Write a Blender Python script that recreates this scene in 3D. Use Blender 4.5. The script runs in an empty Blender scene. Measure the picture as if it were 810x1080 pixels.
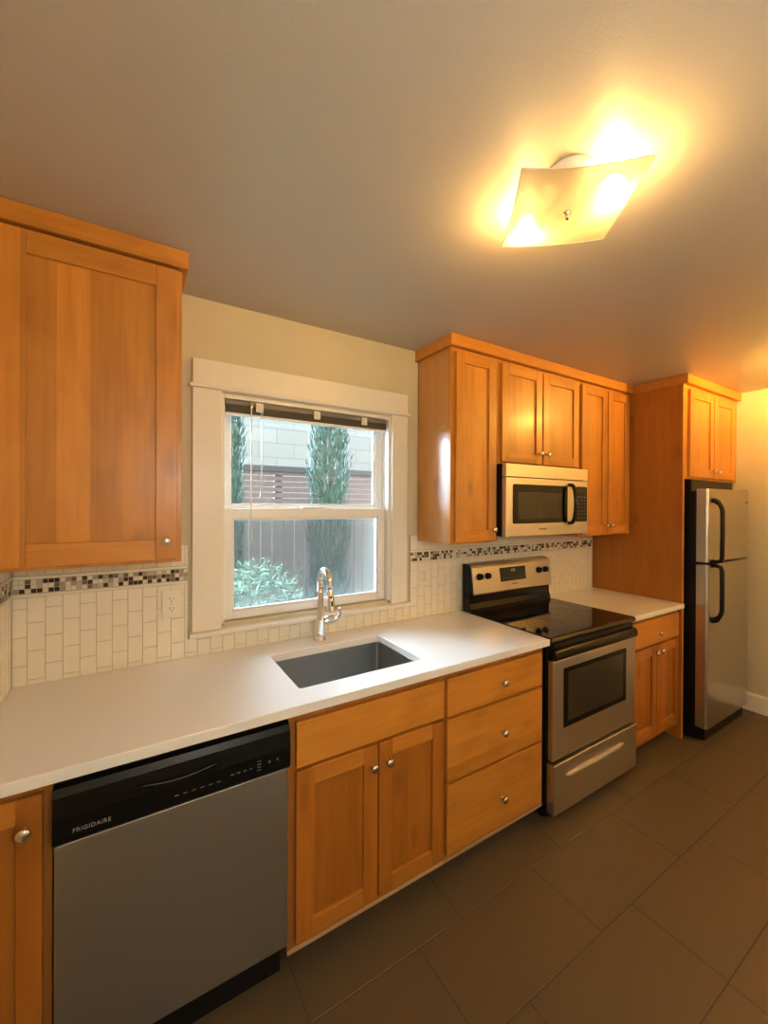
import bpy, bmesh, math, random
from mathutils import Vector, Matrix
random.seed(7)
sc = bpy.context.scene
COL = sc.collection
PI = math.pi

# ------------------------------------------------------------------ camera
cam_d = bpy.data.cameras.new('camera'); cam = bpy.data.objects.new('camera', cam_d); COL.objects.link(cam)
_s = Vector((0.8530154, -0.52186721, 0.00439786)); _u = Vector((-0.00198305, 0.00518565, 0.99998459)); _f = Vector((0.52188197, 0.85301098, -0.00338855))
M4 = Matrix((( _s.x, _u.x, -_f.x, 0.53875), (_s.y, _u.y, -_f.y, -1.90046), (_s.z, _u.z, -_f.z, 1.56311), (0, 0, 0, 1)))
cam.matrix_world = M4
cam_d.sensor_width = 36; cam_d.sensor_fit = 'AUTO'; cam_d.lens = 428.853 / 1080 * 36
cam_d.shift_x = (405 - 401.28) / 1080; cam_d.shift_y = -(540 - 534.19) / 1080
cam_d.clip_start = 0.02; cam_d.clip_end = 200
sc.camera = cam

# ------------------------------------------------------------------ world, exposure
SKY = 6.3
w = bpy.data.worlds.new('world'); sc.world = w; w.use_nodes = True
nt = w.node_tree; nt.nodes.clear()
wo = nt.nodes.new('ShaderNodeOutputWorld'); bg = nt.nodes.new('ShaderNodeBackground')
bg.inputs[0].default_value = (0.80, 0.88, 1.0, 1); bg.inputs[1].default_value = SKY
nt.links.new(bg.outputs[0], wo.inputs[0])
# hazy sun high beyond the neighbour's roof, softened by thin cloud
sd_ = bpy.data.lights.new('sun', 'SUN'); sd_.energy = 82.0; sd_.angle = math.radians(78); sd_.color = (.60, .80, 1.0)
so = bpy.data.objects.new('sun', sd_); COL.objects.link(so); so.location = (-3, 6, 8)
so.rotation_euler = Vector((.60, -.80, -.60)).to_track_quat('-Z', 'Y').to_euler()
vs = sc.view_settings; vs.view_transform = 'Standard'; vs.look = 'None'; vs.gamma = 1; vs.use_curve_mapping = False
vs.exposure = 0.26
sc.cycles.max_bounces = 10; sc.cycles.diffuse_bounces = 5; sc.cycles.transparent_max_bounces = 12
sc.cycles.sample_clamp_indirect = 12
BULB = 275.0
BULB_RIGHT = 2000.0
BULB_COL = (1.0, 0.585, 0.18)
BULB_RIGHT_COL = (1.0, 0.53, 0.10)

# ------------------------------------------------------------------ materials
def mat(name, col=(.8, .8, .8), rough=.5, metal=0, spec=.5, emis=None, es=0, coat=0, aniso=0):
    m = bpy.data.materials.new(name); m.use_nodes = True
    b = m.node_tree.nodes['Principled BSDF']
    b.inputs['Base Color'].default_value = (*col, 1); b.inputs['Roughness'].default_value = rough
    b.inputs['Metallic'].default_value = metal; b.inputs['Specular IOR Level'].default_value = spec
    if coat: b.inputs['Coat Weight'].default_value = coat; b.inputs['Coat Roughness'].default_value = .2
    if aniso: b.inputs['Anisotropic'].default_value = aniso
    if emis: b.inputs['Emission Color'].default_value = (*emis, 1); b.inputs['Emission Strength'].default_value = es
    return m
def N(m, t, **kw):
    n = m.node_tree.nodes.new(t)
    for k, v in kw.items():
        if k in ('operation', 'blend_type', 'data_type', 'noise_dimensions', 'wave_type', 'feature', 'bands_direction'): setattr(n, k, v)
        else: n.inputs[k].default_value = v
    return n
def L(m, a, b): m.node_tree.links.new(a, b)
def bsdf(m): return m.node_tree.nodes['Principled BSDF']
def mix_rgb(m, fac, a, b, blend='MIX'):
    n = m.node_tree.nodes.new('ShaderNodeMix'); n.data_type = 'RGBA'; n.blend_type = blend
    for i, v in ((0, fac), (6, a), (7, b)):
        if hasattr(v, 'default_value') or hasattr(v, 'links'): L(m, v, n.inputs[i])
        elif i == 0: n.inputs[0].default_value = v
        else: n.inputs[i].default_value = (*v, 1)
    return n.outputs[2]
def ramp(m, src, stops):
    r = m.node_tree.nodes.new('ShaderNodeValToRGB'); L(m, src, r.inputs[0])
    cr = r.color_ramp
    while len(cr.elements) < len(stops): cr.elements.new(.5)
    for e, (p, c) in zip(cr.elements, stops):
        e.position = p; e.color = (c, c, c, 1) if not isinstance(c, tuple) else (*c, 1)
    return r.outputs[0]
def bump(m, src, strength=.1, dist=.01):
    bn = N(m, 'ShaderNodeBump'); bn.inputs['Strength'].default_value = strength; bn.inputs['Distance'].default_value = dist
    L(m, src, bn.inputs['Height']); L(m, bn.outputs[0], bsdf(m).inputs['Normal'])

def wood(name, axis, base=(.60, .245, .034), plank=.085, k=1.0, coat=.12):
    """maple with grain along `axis` (0 x, 1 y, 2 z)"""
    m = mat(name, base, .36, coat=coat, spec=.4)
    if coat > .5: bsdf(m).inputs['Coat Roughness'].default_value = .3
    tc = N(m, 'ShaderNodeTexCoord'); oi = N(m, 'ShaderNodeObjectInfo')
    off = N(m, 'ShaderNodeVectorMath', operation='SCALE'); off.inputs[0].default_value = (7.1, 3.3, 5.7); L(m, oi.outputs['Random'], off.inputs['Scale'])
    ad = N(m, 'ShaderNodeVectorMath', operation='ADD'); L(m, tc.outputs['Object'], ad.inputs[0]); L(m, off.outputs[0], ad.inputs[1])
    def scaled(a, b):
        v = [b, b, b]; v[axis] = a
        s = N(m, 'ShaderNodeVectorMath', operation='MULTIPLY'); L(m, ad.outputs[0], s.inputs[0]); s.inputs[1].default_value = v
        return s.outputs[0]
    # glued boards: tone steps across the grain
    sp = N(m, 'ShaderNodeSeparateXYZ'); L(m, ad.outputs[0], sp.inputs[0])
    cross = {0: 2, 1: 2, 2: 0}[axis]
    dv = N(m, 'ShaderNodeMath', operation='DIVIDE'); L(m, sp.outputs[cross], dv.inputs[0]); dv.inputs[1].default_value = plank
    fl = N(m, 'ShaderNodeMath', operation='FLOOR'); L(m, dv.outputs[0], fl.inputs[0])
    wn = m.node_tree.nodes.new('ShaderNodeTexWhiteNoise'); wn.noise_dimensions = '1D'; L(m, fl.outputs[0], wn.inputs['W'])
    n1 = N(m, 'ShaderNodeTexNoise', Scale=1.0, Detail=5.0, Roughness=.6); L(m, scaled(2.2, 55), n1.inputs['Vector'])
    n2 = N(m, 'ShaderNodeTexNoise', Scale=1.0, Detail=3.0, Distortion=1.2); L(m, scaled(2.5, 11), n2.inputs['Vector'])
    n3 = N(m, 'ShaderNodeTexNoise', Scale=1.0, Detail=2.0); L(m, scaled(3.0, 5), n3.inputs['Vector'])
    d = tuple(c * f for c, f in zip(base, (.62, .52, .42))); l = tuple(min(1, c * f) for c, f in zip(base, (1.16, 1.18, 1.22)))
    c0 = mix_rgb(m, ramp(m, n1.outputs['Fac'], [(.3, 0.0), (.7, 1.0)]), tuple(c * f for c, f in zip(base, (.80, .75, .68))), base)
    c1 = mix_rgb(m, ramp(m, n2.outputs['Fac'], [(.42, .0), (.75, .55 * k)]), c0, l)
    c2 = mix_rgb(m, ramp(m, n3.outputs['Fac'], [(.57, .0), (.78, .7 * k)]), c1, d)
    pl = ramp(m, wn.outputs['Value'], [(0, .80), (1, 1.08)])
    c3 = mix_rgb(m, 1.0, c2, pl, 'MULTIPLY')
    # sparse mineral streaks
    vo = N(m, 'ShaderNodeTexVoronoi', Scale=1.0); L(m, scaled(2.4, 6.5), vo.inputs['Vector'])
    c4 = mix_rgb(m, ramp(m, vo.outputs['Distance'], [(.05, .55), (.17, 0.0)]), c3, tuple(c * .42 for c in base))
    L(m, c4, bsdf(m).inputs['Base Color'])
    bump(m, n1.outputs['Fac'], .04, .002)
    return m
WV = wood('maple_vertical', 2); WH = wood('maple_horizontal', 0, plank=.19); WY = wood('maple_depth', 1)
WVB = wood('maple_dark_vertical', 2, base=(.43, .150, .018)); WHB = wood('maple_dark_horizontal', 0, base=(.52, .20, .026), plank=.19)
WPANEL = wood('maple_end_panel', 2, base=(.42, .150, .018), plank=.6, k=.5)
WSIDE = wood('maple_lacquered_side', 2, base=(.56, .25, .045), plank=.5, k=.5, coat=1.0)
WRAW = wood('raw_maple_edge', 0, base=(.56, .36, .20), plank=.3, k=.4)
WDARK = mat('dark_toe_kick', (.05, .028, .015), .6)
REVEAL = wood('maple_face_frame', 2, base=(.44, .17, .035), plank=.3, k=.5)

def noisy(name, col, rough, scale, amt, bumpk=0, spec=.5, bd=.004):
    m = mat(name, col, rough, spec=spec)
    tc = N(m, 'ShaderNodeTexCoord'); n = N(m, 'ShaderNodeTexNoise', Scale=scale, Detail=4.0); L(m, tc.outputs['Object'], n.inputs['Vector'])
    c = mix_rgb(m, n.outputs['Fac'], tuple(x * (1 - amt) for x in col), tuple(min(1, x * (1 + amt)) for x in col))
    L(m, c, bsdf(m).inputs['Base Color'])
    if bumpk: bump(m, n.outputs['Fac'], bumpk, bd)
    return m
WALL = noisy('beige_wall_paint', (.60, .525, .36), .55, 60, .03, .05)
CEIL = noisy('ceiling_paint', (.46, .415, .35), .38, 170, .05, .10, .5)
WHITE = noisy('cream_trim_paint', (.80, .755, .66), .35, 40, .02)
VINYL = mat('white_vinyl', (.86, .86, .84), .32)
GROUTM = mat('grout', (.52, .44, .32), .8)
TILE = noisy('cream_ceramic', (.80, .75, .64), .16, 9, .05)
FLOORT = noisy('slate_grey_porcelain', (.100, .071, .043), .45, 220, .45, .15)
FGROUT = mat('floor_grout', (.060, .050, .038), .8)
QUARTZ = noisy('cream_quartz', (.82, .81, .79), .20, 400, .05)
BLACK = mat('gloss_black', (.005, .005, .005), .14, spec=.3)
BLACKDW = mat('panel_black', (.004, .004, .004), .28, spec=.22)
BLACKM = mat('satin_black', (.005, .005, .005), .35, spec=.25)
GLASSB = mat('black_glass', (.004, .004, .005), .04)
OVENW = mat('oven_window', (.030, .024, .015), .22)
DISPLAY = mat('display_panel', (.02, .018, .015), .2)
LCD = mat('lcd_digits', (.25, .3, .3), .4)
CHROME = mat('chrome', (.85, .85, .86), .07, 1)
NICKEL = mat('brushed_nickel', (.72, .66, .58), .24, 1)
SILVERTXT = mat('silver_lettering', (.42, .41, .39), .4, .3)
GREYTXT = mat('grey_lettering', (.10, .10, .10), .5)
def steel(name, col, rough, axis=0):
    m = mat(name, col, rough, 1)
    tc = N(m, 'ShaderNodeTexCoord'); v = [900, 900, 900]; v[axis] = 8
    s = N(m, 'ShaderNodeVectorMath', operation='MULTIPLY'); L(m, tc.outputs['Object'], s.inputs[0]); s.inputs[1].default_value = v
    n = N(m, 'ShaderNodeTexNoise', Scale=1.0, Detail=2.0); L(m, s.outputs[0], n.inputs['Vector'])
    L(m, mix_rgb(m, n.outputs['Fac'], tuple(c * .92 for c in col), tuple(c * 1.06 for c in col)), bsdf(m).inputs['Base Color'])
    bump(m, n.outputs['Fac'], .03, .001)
    return m
STEEL = steel('stainless_steel', (.70, .66, .60), .36)
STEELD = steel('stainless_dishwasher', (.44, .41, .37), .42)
STEELF = steel('stainless_fridge', (.56, .53, .48), .30)
SINKM = steel('stainless_sink', (.40, .39, .37), .40)
PULL = mat('drawer_pull_satin', (.46, .40, .32), .5, .4)
OUTLETM = mat('outlet_plastic', (.82, .78, .68), .35)
HOLE = mat('dark_slot', (.01, .01, .01), .6)
MOS = [mat('mosaic_dark', (.035, .026, .022), .18), mat('mosaic_brown', (.16, .12, .085), .2), mat('mosaic_taupe', (.36, .31, .24), .2),
       mat('mosaic_cream', (.74, .69, .58), .18), mat('mosaic_grey', (.48, .46, .42), .2)]

def glass_mat():
    m = bpy.data.materials.new('window_glass'); m.use_nodes = True; t = m.node_tree; t.nodes.clear()
    o = t.nodes.new('ShaderNodeOutputMaterial'); mx = t.nodes.new('ShaderNodeMixShader'); tr = t.nodes.new('ShaderNodeBsdfTransparent')
    gl = t.nodes.new('ShaderNodeBsdfGlossy'); gl.inputs['Roughness'].default_value = .02
    tr.inputs[0].default_value = (.95, .98, .97, 1)
    fr = t.nodes.new('ShaderNodeFresnel'); fr.inputs[0].default_value = 1.35
    t.links.new(fr.outputs[0], mx.inputs[0]); t.links.new(tr.outputs[0], mx.inputs[1]); t.links.new(gl.outputs[0], mx.inputs[2]); t.links.new(mx.outputs[0], o.inputs[0])
    return m
GLASS = glass_mat()
def screen_mat():
    m = bpy.data.materials.new('insect_screen'); m.use_nodes = True; t = m.node_tree; t.nodes.clear()
    o = t.nodes.new('ShaderNodeOutputMaterial'); mx = t.nodes.new('ShaderNodeMixShader'); tr = t.nodes.new('ShaderNodeBsdfTransparent')
    d = t.nodes.new('ShaderNodeBsdfDiffuse'); d.inputs[0].default_value = (.15, .155, .16, 1); mx.inputs[0].default_value = .36
    t.links.new(tr.outputs[0], mx.inputs[1]); t.links.new(d.outputs[0], mx.inputs[2]); t.links.new(mx.outputs[0], o.inputs[0])
    return m
SCREEN = screen_mat()
def frosted(tcol):
    m = bpy.data.materials.new('frosted_lamp_glass'); m.use_nodes = True; t = m.node_tree; t.nodes.clear()
    o = t.nodes.new('ShaderNodeOutputMaterial')
    tl = t.nodes.new('ShaderNodeBsdfTranslucent'); tl.inputs[0].default_value = (*tcol, 1)
    df = t.nodes.new('ShaderNodeBsdfDiffuse'); df.inputs[0].default_value = (.80, .74, .60, 1)
    tr = t.nodes.new('ShaderNodeBsdfTransparent'); gl = t.nodes.new('ShaderNodeBsdfGlossy'); gl.inputs['Roughness'].default_value = .1
    a = t.nodes.new('ShaderNodeMixShader'); a.inputs[0].default_value = .22; t.links.new(tl.outputs[0], a.inputs[1]); t.links.new(df.outputs[0], a.inputs[2])
    b = t.nodes.new('ShaderNodeMixShader'); b.inputs[0].default_value = .05; t.links.new(a.outputs[0], b.inputs[1]); t.links.new(tr.outputs[0], b.inputs[2])
    c = t.nodes.new('ShaderNodeMixShader'); c.inputs[0].default_value = .04; t.links.new(b.outputs[0], c.inputs[1]); t.links.new(gl.outputs[0], c.inputs[2])
    t.links.new(c.outputs[0], o.inputs[0])
    return m
FROST = frosted((.24, .215, .16)); FROST_BRIGHT = frosted((.90, .84, .70))
def bulb_mat(strength, col):
    m = bpy.data.materials.new('bulb_glow'); m.use_nodes = True
    t = m.node_tree; t.nodes.clear(); o = t.nodes.new('ShaderNodeOutputMaterial'); e = t.nodes.new('ShaderNodeEmission')
    e.inputs[0].default_value = (*col, 1); e.inputs[1].default_value = strength; t.links.new(e.outputs[0], o.inputs[0])
    return m

# ------------------------------------------------------------------ mesh helpers
class MB:
    """collects shapes in world coordinates; build() links them as one mesh"""
    def __init__(s): s.bm = bmesh.new(); s.mats = []
    def mi(s, m):
        if m not in s.mats: s.mats.append(m)
        return s.mats.index(m)
    def _merge(s, b, m, smooth=False):
        i = s.mi(m)
        for f in b.faces: f.material_index = i; f.smooth = smooth
        me = bpy.data.meshes.new('tmp'); b.to_mesh(me); b.free(); s.bm.from_mesh(me); bpy.data.meshes.remove(me)
        return s
    def box(s, x0, x1, y0, y1, z0, z1, m, bev=0.0, seg=1):
        if x0 > x1: x0, x1 = x1, x0
        if y0 > y1: y0, y1 = y1, y0
        if z0 > z1: z0, z1 = z1, z0
        b = bmesh.new(); bmesh.ops.create_cube(b, size=1)
        for v in b.verts: v.co = Vector(((x0 + x1) / 2 + v.co.x * (x1 - x0), (y0 + y1) / 2 + v.co.y * (y1 - y0), (z0 + z1) / 2 + v.co.z * (z1 - z0)))
        if bev > 0:
            bev = min(bev, .45 * min(x1 - x0, y1 - y0, z1 - z0))
            bmesh.ops.bevel(b, geom=list(b.edges), offset=bev, segments=seg, affect='EDGES', profile=.5)
        return s._merge(b, m)
    def lathe(s, prof, origin, axis, m, seg=20, smooth=True, caps=True):
        """prof = [(r, h)] along axis direction"""
        ax = Vector(axis).normalized(); t = Vector((0, 0, 1)) if abs(ax.z) < .9 else Vector((1, 0, 0))
        a = ax.cross(t).normalized(); c = ax.cross(a); o = Vector(origin)
        b = bmesh.new(); rings = []
        for r, h in prof:
            if r <= 1e-6: rings.append([b.verts.new(o + ax * h)])
            else: rings.append([b.verts.new(o + ax * h + a * (r * math.cos(2 * PI * k / seg)) + c * (r * math.sin(2 * PI * k / seg))) for k in range(seg)])
        for p, q in zip(rings, rings[1:]):
            for k in range(seg):
                k2 = (k + 1) % seg
                if len(p) == 1 and len(q) == 1: continue
                if len(p) == 1: b.faces.new((p[0], q[k], q[k2]))
                elif len(q) == 1: b.faces.new((p[k], q[0], p[k2]))
                else: b.faces.new((p[k], q[k], q[k2], p[k2]))
        for rg in ((rings[0], rings[-1]) if caps else ()):
            if len(rg) > 1: b.faces.new(rg)
        bmesh.ops.recalc_face_normals(b, faces=b.faces)
        return s._merge(b, m, smooth)
    def tube(s, pts, rad, m, seg=12, smooth=True, flat=1.0):
        """tube through pts; rad a number or a list; flat squashes the second cross axis"""
        P = [Vector(p) for p in pts]; R = rad if isinstance(rad, (list, tuple)) else [rad] * len(P)
        b = bmesh.new(); rings = []; prev = None
        for i, p in enumerate(P):
            d = (P[min(i + 1, len(P) - 1)] - P[max(i - 1, 0)]).normalized()
            if prev is None:
                t = Vector((1, 0, 0)) if abs(d.x) < .9 else Vector((0, 1, 0)); a = (t - d * t.dot(d)).normalized()
            else: a = (prev - d * prev.dot(d)).normalized()
            prev = a; c = d.cross(a)
            rings.append([b.verts.new(p + a * (R[i] * math.cos(2 * PI * k / seg)) + c * (R[i] * flat * math.sin(2 * PI * k / seg))) for k in range(seg)])
        for p, q in zip(rings, rings[1:]):
            for k in range(seg): b.faces.new((p[k], p[(k + 1) % seg], q[(k + 1) % seg], q[k]))
        b.faces.new(rings[0]); b.faces.new(rings[-1])
        bmesh.ops.recalc_face_normals(b, faces=b.faces)
        return s._merge(b, m, smooth)
    def prism(s, poly, axis, a0, a1, m, bev=0, smooth=False):
        """poly in the two other axes (in xyz order), extruded along axis"""
        b = bmesh.new()
        def mk(p, v): q = list(p); q.insert(axis, v); return b.verts.new(q)
        A = [mk(p, a0) for p in poly]; B = [mk(p, a1) for p in poly]
        b.faces.new(A); b.faces.new(B)
        n = len(poly)
        for k in range(n): b.faces.new((A[k], A[(k + 1) % n], B[(k + 1) % n], B[k]))
        bmesh.ops.recalc_face_normals(b, faces=b.faces)
        if bev: bmesh.ops.bevel(b, geom=list(b.edges), offset=bev, segments=2, affect='EDGES', profile=.5)
        return s._merge(b, m, smooth)
    def build(s, name, parent=None, origin=None, autosmooth=False):
        xs = [v.co for v in s.bm.verts]
        if origin is None:
            lo = Vector([min(c[i] for c in xs) for i in range(3)]); hi = Vector([max(c[i] for c in xs) for i in range(3)])
            origin = Vector(((lo.x + hi.x) / 2, (lo.y + hi.y) / 2, lo.z))
        origin = Vector(origin)
        for v in s.bm.verts: v.co -= origin
        me = bpy.data.meshes.new(name); s.bm.to_mesh(me); s.bm.free()
        for m in s.mats: me.materials.append(m)
        o = bpy.data.objects.new(name, me); COL.objects.link(o)
        setparent(o, parent, origin)
        return o
WORLD = {}
def setparent(o, parent, origin):
    WORLD[o.name] = Vector(origin)
    if parent is not None:
        o.parent = parent; o.location = Vector(origin) - WORLD[parent.name]
    else: o.location = origin
def tag(o, label=None, cat=None, group=None, kind=None):
    if label: o['label'] = label
    if cat: o['category'] = cat
    if group: o['group'] = group
    if kind: o['kind'] = kind
    return o
def thing(name, loc, label, cat, group=None):
    o = bpy.data.objects.new(name, None); COL.objects.link(o); o.empty_display_size = .1
    setparent(o, None, Vector(loc)); return tag(o, label, cat, group)
def struct(o): o['kind'] = 'structure'; return o
def text_part(body, size, origin, m, name, parent, rx=PI / 2, rz=0, align='CENTER', depth=.0006):
    cu = bpy.data.curves.new('txt', 'FONT'); cu.body = body; cu.size = size; cu.align_x = align; cu.align_y = 'CENTER'; cu.extrude = depth; cu.space_character = 1.1
    to = bpy.data.objects.new('txt', cu); COL.objects.link(to); bpy.context.view_layer.update()
    me = bpy.data.meshes.new_from_object(to.evaluated_get(bpy.context.evaluated_depsgraph_get()))
    bpy.data.objects.remove(to); bpy.data.curves.remove(cu)
    R = Matrix.Rotation(rz, 4, 'Z') @ Matrix.Rotation(rx, 4, 'X')
    me.transform(R); me.name = name
    me.materials.clear(); me.materials.append(m)
    o = bpy.data.objects.new(name, me); COL.objects.link(o); setparent(o, parent, Vector(origin)); return o

# ------------------------------------------------------------------ room shell
XL, XR, YF, H = .17, 4.60, -2.75, 2.45
WX0, WX1, WZ0, WZ1 = .872, 1.770, 1.035, 2.055       # window opening
T = .15
# floor: real 12x24 tiles on a grout bed
fb = MB(); fb.box(XL - .1, XR + .1, YF - .1, .12, -.10, -.0015, FGROUT)
y = -.755 + .3048 * 3; row = 3
rnd = random.Random(3)
while y > YF - .1:
    off = 1.000 if row % 2 else 1.407
    if row in (-2,): off = .993
    x = off - .6096 * 2
    while x < XR + .1:
        xa, xb = max(x + .0022, XL - .1), min(x + .6096 - .0022, XR + .1); ya, yb = max(y - .3048 + .0022, YF - .1), min(y - .0022, .12)
        if xb - xa > .02 and yb - ya > .02: fb.box(xa, xb, ya, yb, -.008, 0, FLOORT, .0012)
        x += .6096
    y -= .3048; row -= 1
struct(fb.build('floor', origin=(0, 0, 0)))
b = MB(); b.box(XL - .1, XR + .1, YF - .1, .12, H, H + .1, CEIL); struct(b.build('ceiling', origin=(0, 0, H)))
b = MB()
for (x0, x1, z0, z1) in ((XL - .1, WX0, 0, H), (WX1, XR + .1, 0, H), (WX0, WX1, 0, WZ0), (WX0, WX1, WZ1, H)): b.box(x0, x1, 0, T, z0, z1, WALL)
struct(b.build('wall_back', origin=(0, 0, 0)))
b = MB(); b.box(XL - .12, XL, YF, 0, 0, H, WALL); struct(b.build('wall_left', origin=(XL, 0, 0)))
b = MB(); b.box(XR, XR + .12, YF, 0, 0, H, WALL); struct(b.build('wall_right', origin=(XR, 0, 0)))
# wall behind the camera
b = MB()
b.box(XL - .1, XR + .1, YF - .12, YF, 0, H, WALL)
struct(b.build('wall_front', origin=(0, YF, 0)))
# baseboards
b = MB(); b.prism([(0, 0), (-.014, 0), (-.014, .118), (-.010, .128), (-.004, .135), (0, .135)], 1, YF, -.001, WHITE)
for v in b.bm.verts: v.co.x += XR - .0005
struct(b.build('baseboard_right'))

# ------------------------------------------------------------------ window
win = thing('window_1', (1.32, 0, WZ0), None, None); struct(win)
def casing_box(n, *a, bev=.003, m=WHITE, parent=win): 
    q = MB(); q.box(*a, m, bev, 2); return q.build(n, parent)
casing_box('side_casing', .757, WX0 + .004, -.020, -.0005, 1.018, 2.062)
casing_box('side_casing', WX1 - .004, 1.868, -.020, -.0005, 1.018, 2.062)
casing_box('head_casing', .757, 1.868, -.022, -.0005, 2.078, 2.185)
casing_box('head_fillet', .742, 1.884, -.036, -.0005, 2.062, 2.078, bev=.006)
casing_box('window_sill', .745, 1.893, -.042, .045, .996, 1.018, bev=.006)
q = MB()   # jamb liner
q.box(WX0, WX0 + .018, 0, T, WZ0 - .016, WZ1, WHITE, .002); q.box(WX1 - .018, WX1, 0, T, WZ0 - .016, WZ1, WHITE, .002)
q.box(WX0 + .018, WX1 - .018, 0, T, WZ1 - .018, WZ1, WHITE, .002); q.box(WX0 + .018, WX1 - .018, .045, T + .03, WZ0 - .016, WZ0 + .004, WHITE, .002)
# vinyl tracks
for xa in (WX0 + .018, WX1 - .018 - .014): q.box(xa, xa + .014, .062, .072, WZ0, WZ1 - .018, VINYL, .001)
q.build('jamb', win)
def sash(name, x0, x1, z0, z1, yc, st, top, bot, th=.032):
    q = MB(); y0, y1 = yc - th / 2, yc + th / 2
    q.box(x0, x0 + st, y0, y1, z0, z1, VINYL, .003, 2); q.box(x1 - st, x1, y0, y1, z0, z1, VINYL, .003, 2)
    q.box(x0 + st - .001, x1 - st + .001, y0 + .001, y1 - .001, z0, z0 + bot, VINYL, .003, 2); q.box(x0 + st - .001, x1 - st + .001, y0 + .001, y1 - .001, z1 - top, z1, VINYL, .003, 2)
    # glazing bead
    for (a, c, d, e) in ((x0 + st, x0 + st + .008, z0 + bot, z1 - top), (x1 - st - .008, x1 - st, z0 + bot, z1 - top), (x0 + st, x1 - st, z0 + bot, z0 + bot + .008), (x0 + st, x1 - st, z1 - top - .008, z1 - top)):
        q.box(a, c, yc - .008, yc + .008, d, e, VINYL, .002)
    o = q.build(name, win)
    g = MB(); g.box(x0 + st, x1 - st, yc - .0015, yc + .0015, z0 + bot, z1 - top, GLASS); g.build('pane', o)
    return o
lo = sash('lower_sash', .892, 1.748, WZ0 + .005, 1.545, .046, .040, .048, .036)
up = sash('upper_sash', .892, 1.748, 1.510, 2.035, .092, .036, .035, .050)
q = MB(); q.box(1.26, 1.38, .020, .045, 1.545, 1.553, VINYL, .003); q.build('sash_lock', lo)
q = MB(); q.box(.905, 1.735, .1215, .1225, 1.05, 1.50, SCREEN); q.build('insect_screen', win)

# blind, fully raised, across the top of the window
bl = thing('mini_blind', (1.32, .02, 1.97), 'dark grey mini blind raised tight against the top of the window', 'blind')
DKG = mat('blind_slats', (.10, .088, .072), .45); DKG2 = mat('blind_rail', (.17, .155, .13), .4)
q = MB(); q.box(.893, 1.745, .008, .028, 2.012, 2.034, DKG2, .002); q.build('head_rail', bl)
q = MB()
for k in range(9): q.box(.896, 1.742, .006, .029, 1.979 + k * .0037, 1.9815 + k * .0037, DKG, .0006)
q.build('slat_stack', bl)
q = MB(); q.box(.895, 1.743, .007, .028, 1.966, 1.978, VINYL, .003); q.build('bottom_rail', bl)
for xc in (1.045, 1.33, 1.60):
    q = MB(); q.box(xc - .017, xc + .017, .001, .006, 1.990, 2.032, OUTLETM, .003); q.box(xc - .010, xc + .010, -.004, .002, 2.004, 2.020, OUTLETM, .003); q.build('bracket', bl)
q = MB(); q.lathe([(.004, 0), (.008, .01), (.008, .03), (.004, .035)], (1.005, .0, 1.994), (0, 0, 1), NICKEL, 12); q.tube([(1.005, -.004, 1.995), (1.006, -.002, 1.7), (1.006, .0, 1.40)], .0028, VINYL, 8); q.build('tilt_wand', bl)
q = MB(); q.tube([(1.05, -.002, 1.995), (1.052, -.002, 1.8), (1.05, -.002, 1.62)], .0015, VINYL, 6); q.tube([(1.057, -.002, 1.995), (1.056, -.002, 1.8), (1.054, -.002, 1.62)], .0015, VINYL, 6); q.lathe([(.002, 0), (.006, -.006), (.007, -.025), (.0, -.03)], (1.052, -.002, 1.622), (0, 0, 1), OUTLETM, 10); q.build('lift_cord', bl)

# ------------------------------------------------------------------ backsplash
TP, TH = .0508, .1016
def tile_field(q, u0, u1, z0, z1, put, phase=0.0):
    k = math.floor((u0 - phase) / TP)
    while phase + k * TP < u1:
        a = max(phase + k * TP + .0010, u0); c = min(phase + (k + 1) * TP - .0010, u1)
        zz = 1.238 - (0 if k % 2 else TH / 2) - TH * 5 + (.0 if z0 < 1.2 else 0)
        if z0 > 1.25: zz = z0 - (TH / 2 if k % 2 else 0)
        while zz < z1:
            e, f = max(zz + .001, z0), min(zz + TH - .001, z1)
            if c - a > .004 and f - e > .004: put(q, a, c, e, f)
            zz += TH
        k += 1
def mosaic(q, u0, u1, put, rr, phase=0.0):
    P_ = .0165; k = math.floor((u0 - phase) / P_)
    while phase + k * P_ < u1:
        a = max(phase + k * P_ + .0009, u0); c = min(phase + (k + 1) * P_ - .0009, u1)
        for r in range(3):
            z0 = 1.2415 + r * P_
            t = rr.random(); m = MOS[0] if t < .24 else MOS[1] if t < .33 else MOS[2] if t < .50 else MOS[3] if t < .86 else MOS[4]
            if c - a > .003: put(q, a, c, z0 + .0008, z0 + P_ - .0008, m)
        k += 1
def pb(q, a, c, e, f, m=None): q.box(a, c, -.0095, -.002, e, f, m or TILE, .0012)
def pl_(q, a, c, e, f, m=None): q.box(XL + .002, XL + .0095, -c, -a, e, f, m or TILE, .0012)
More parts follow.
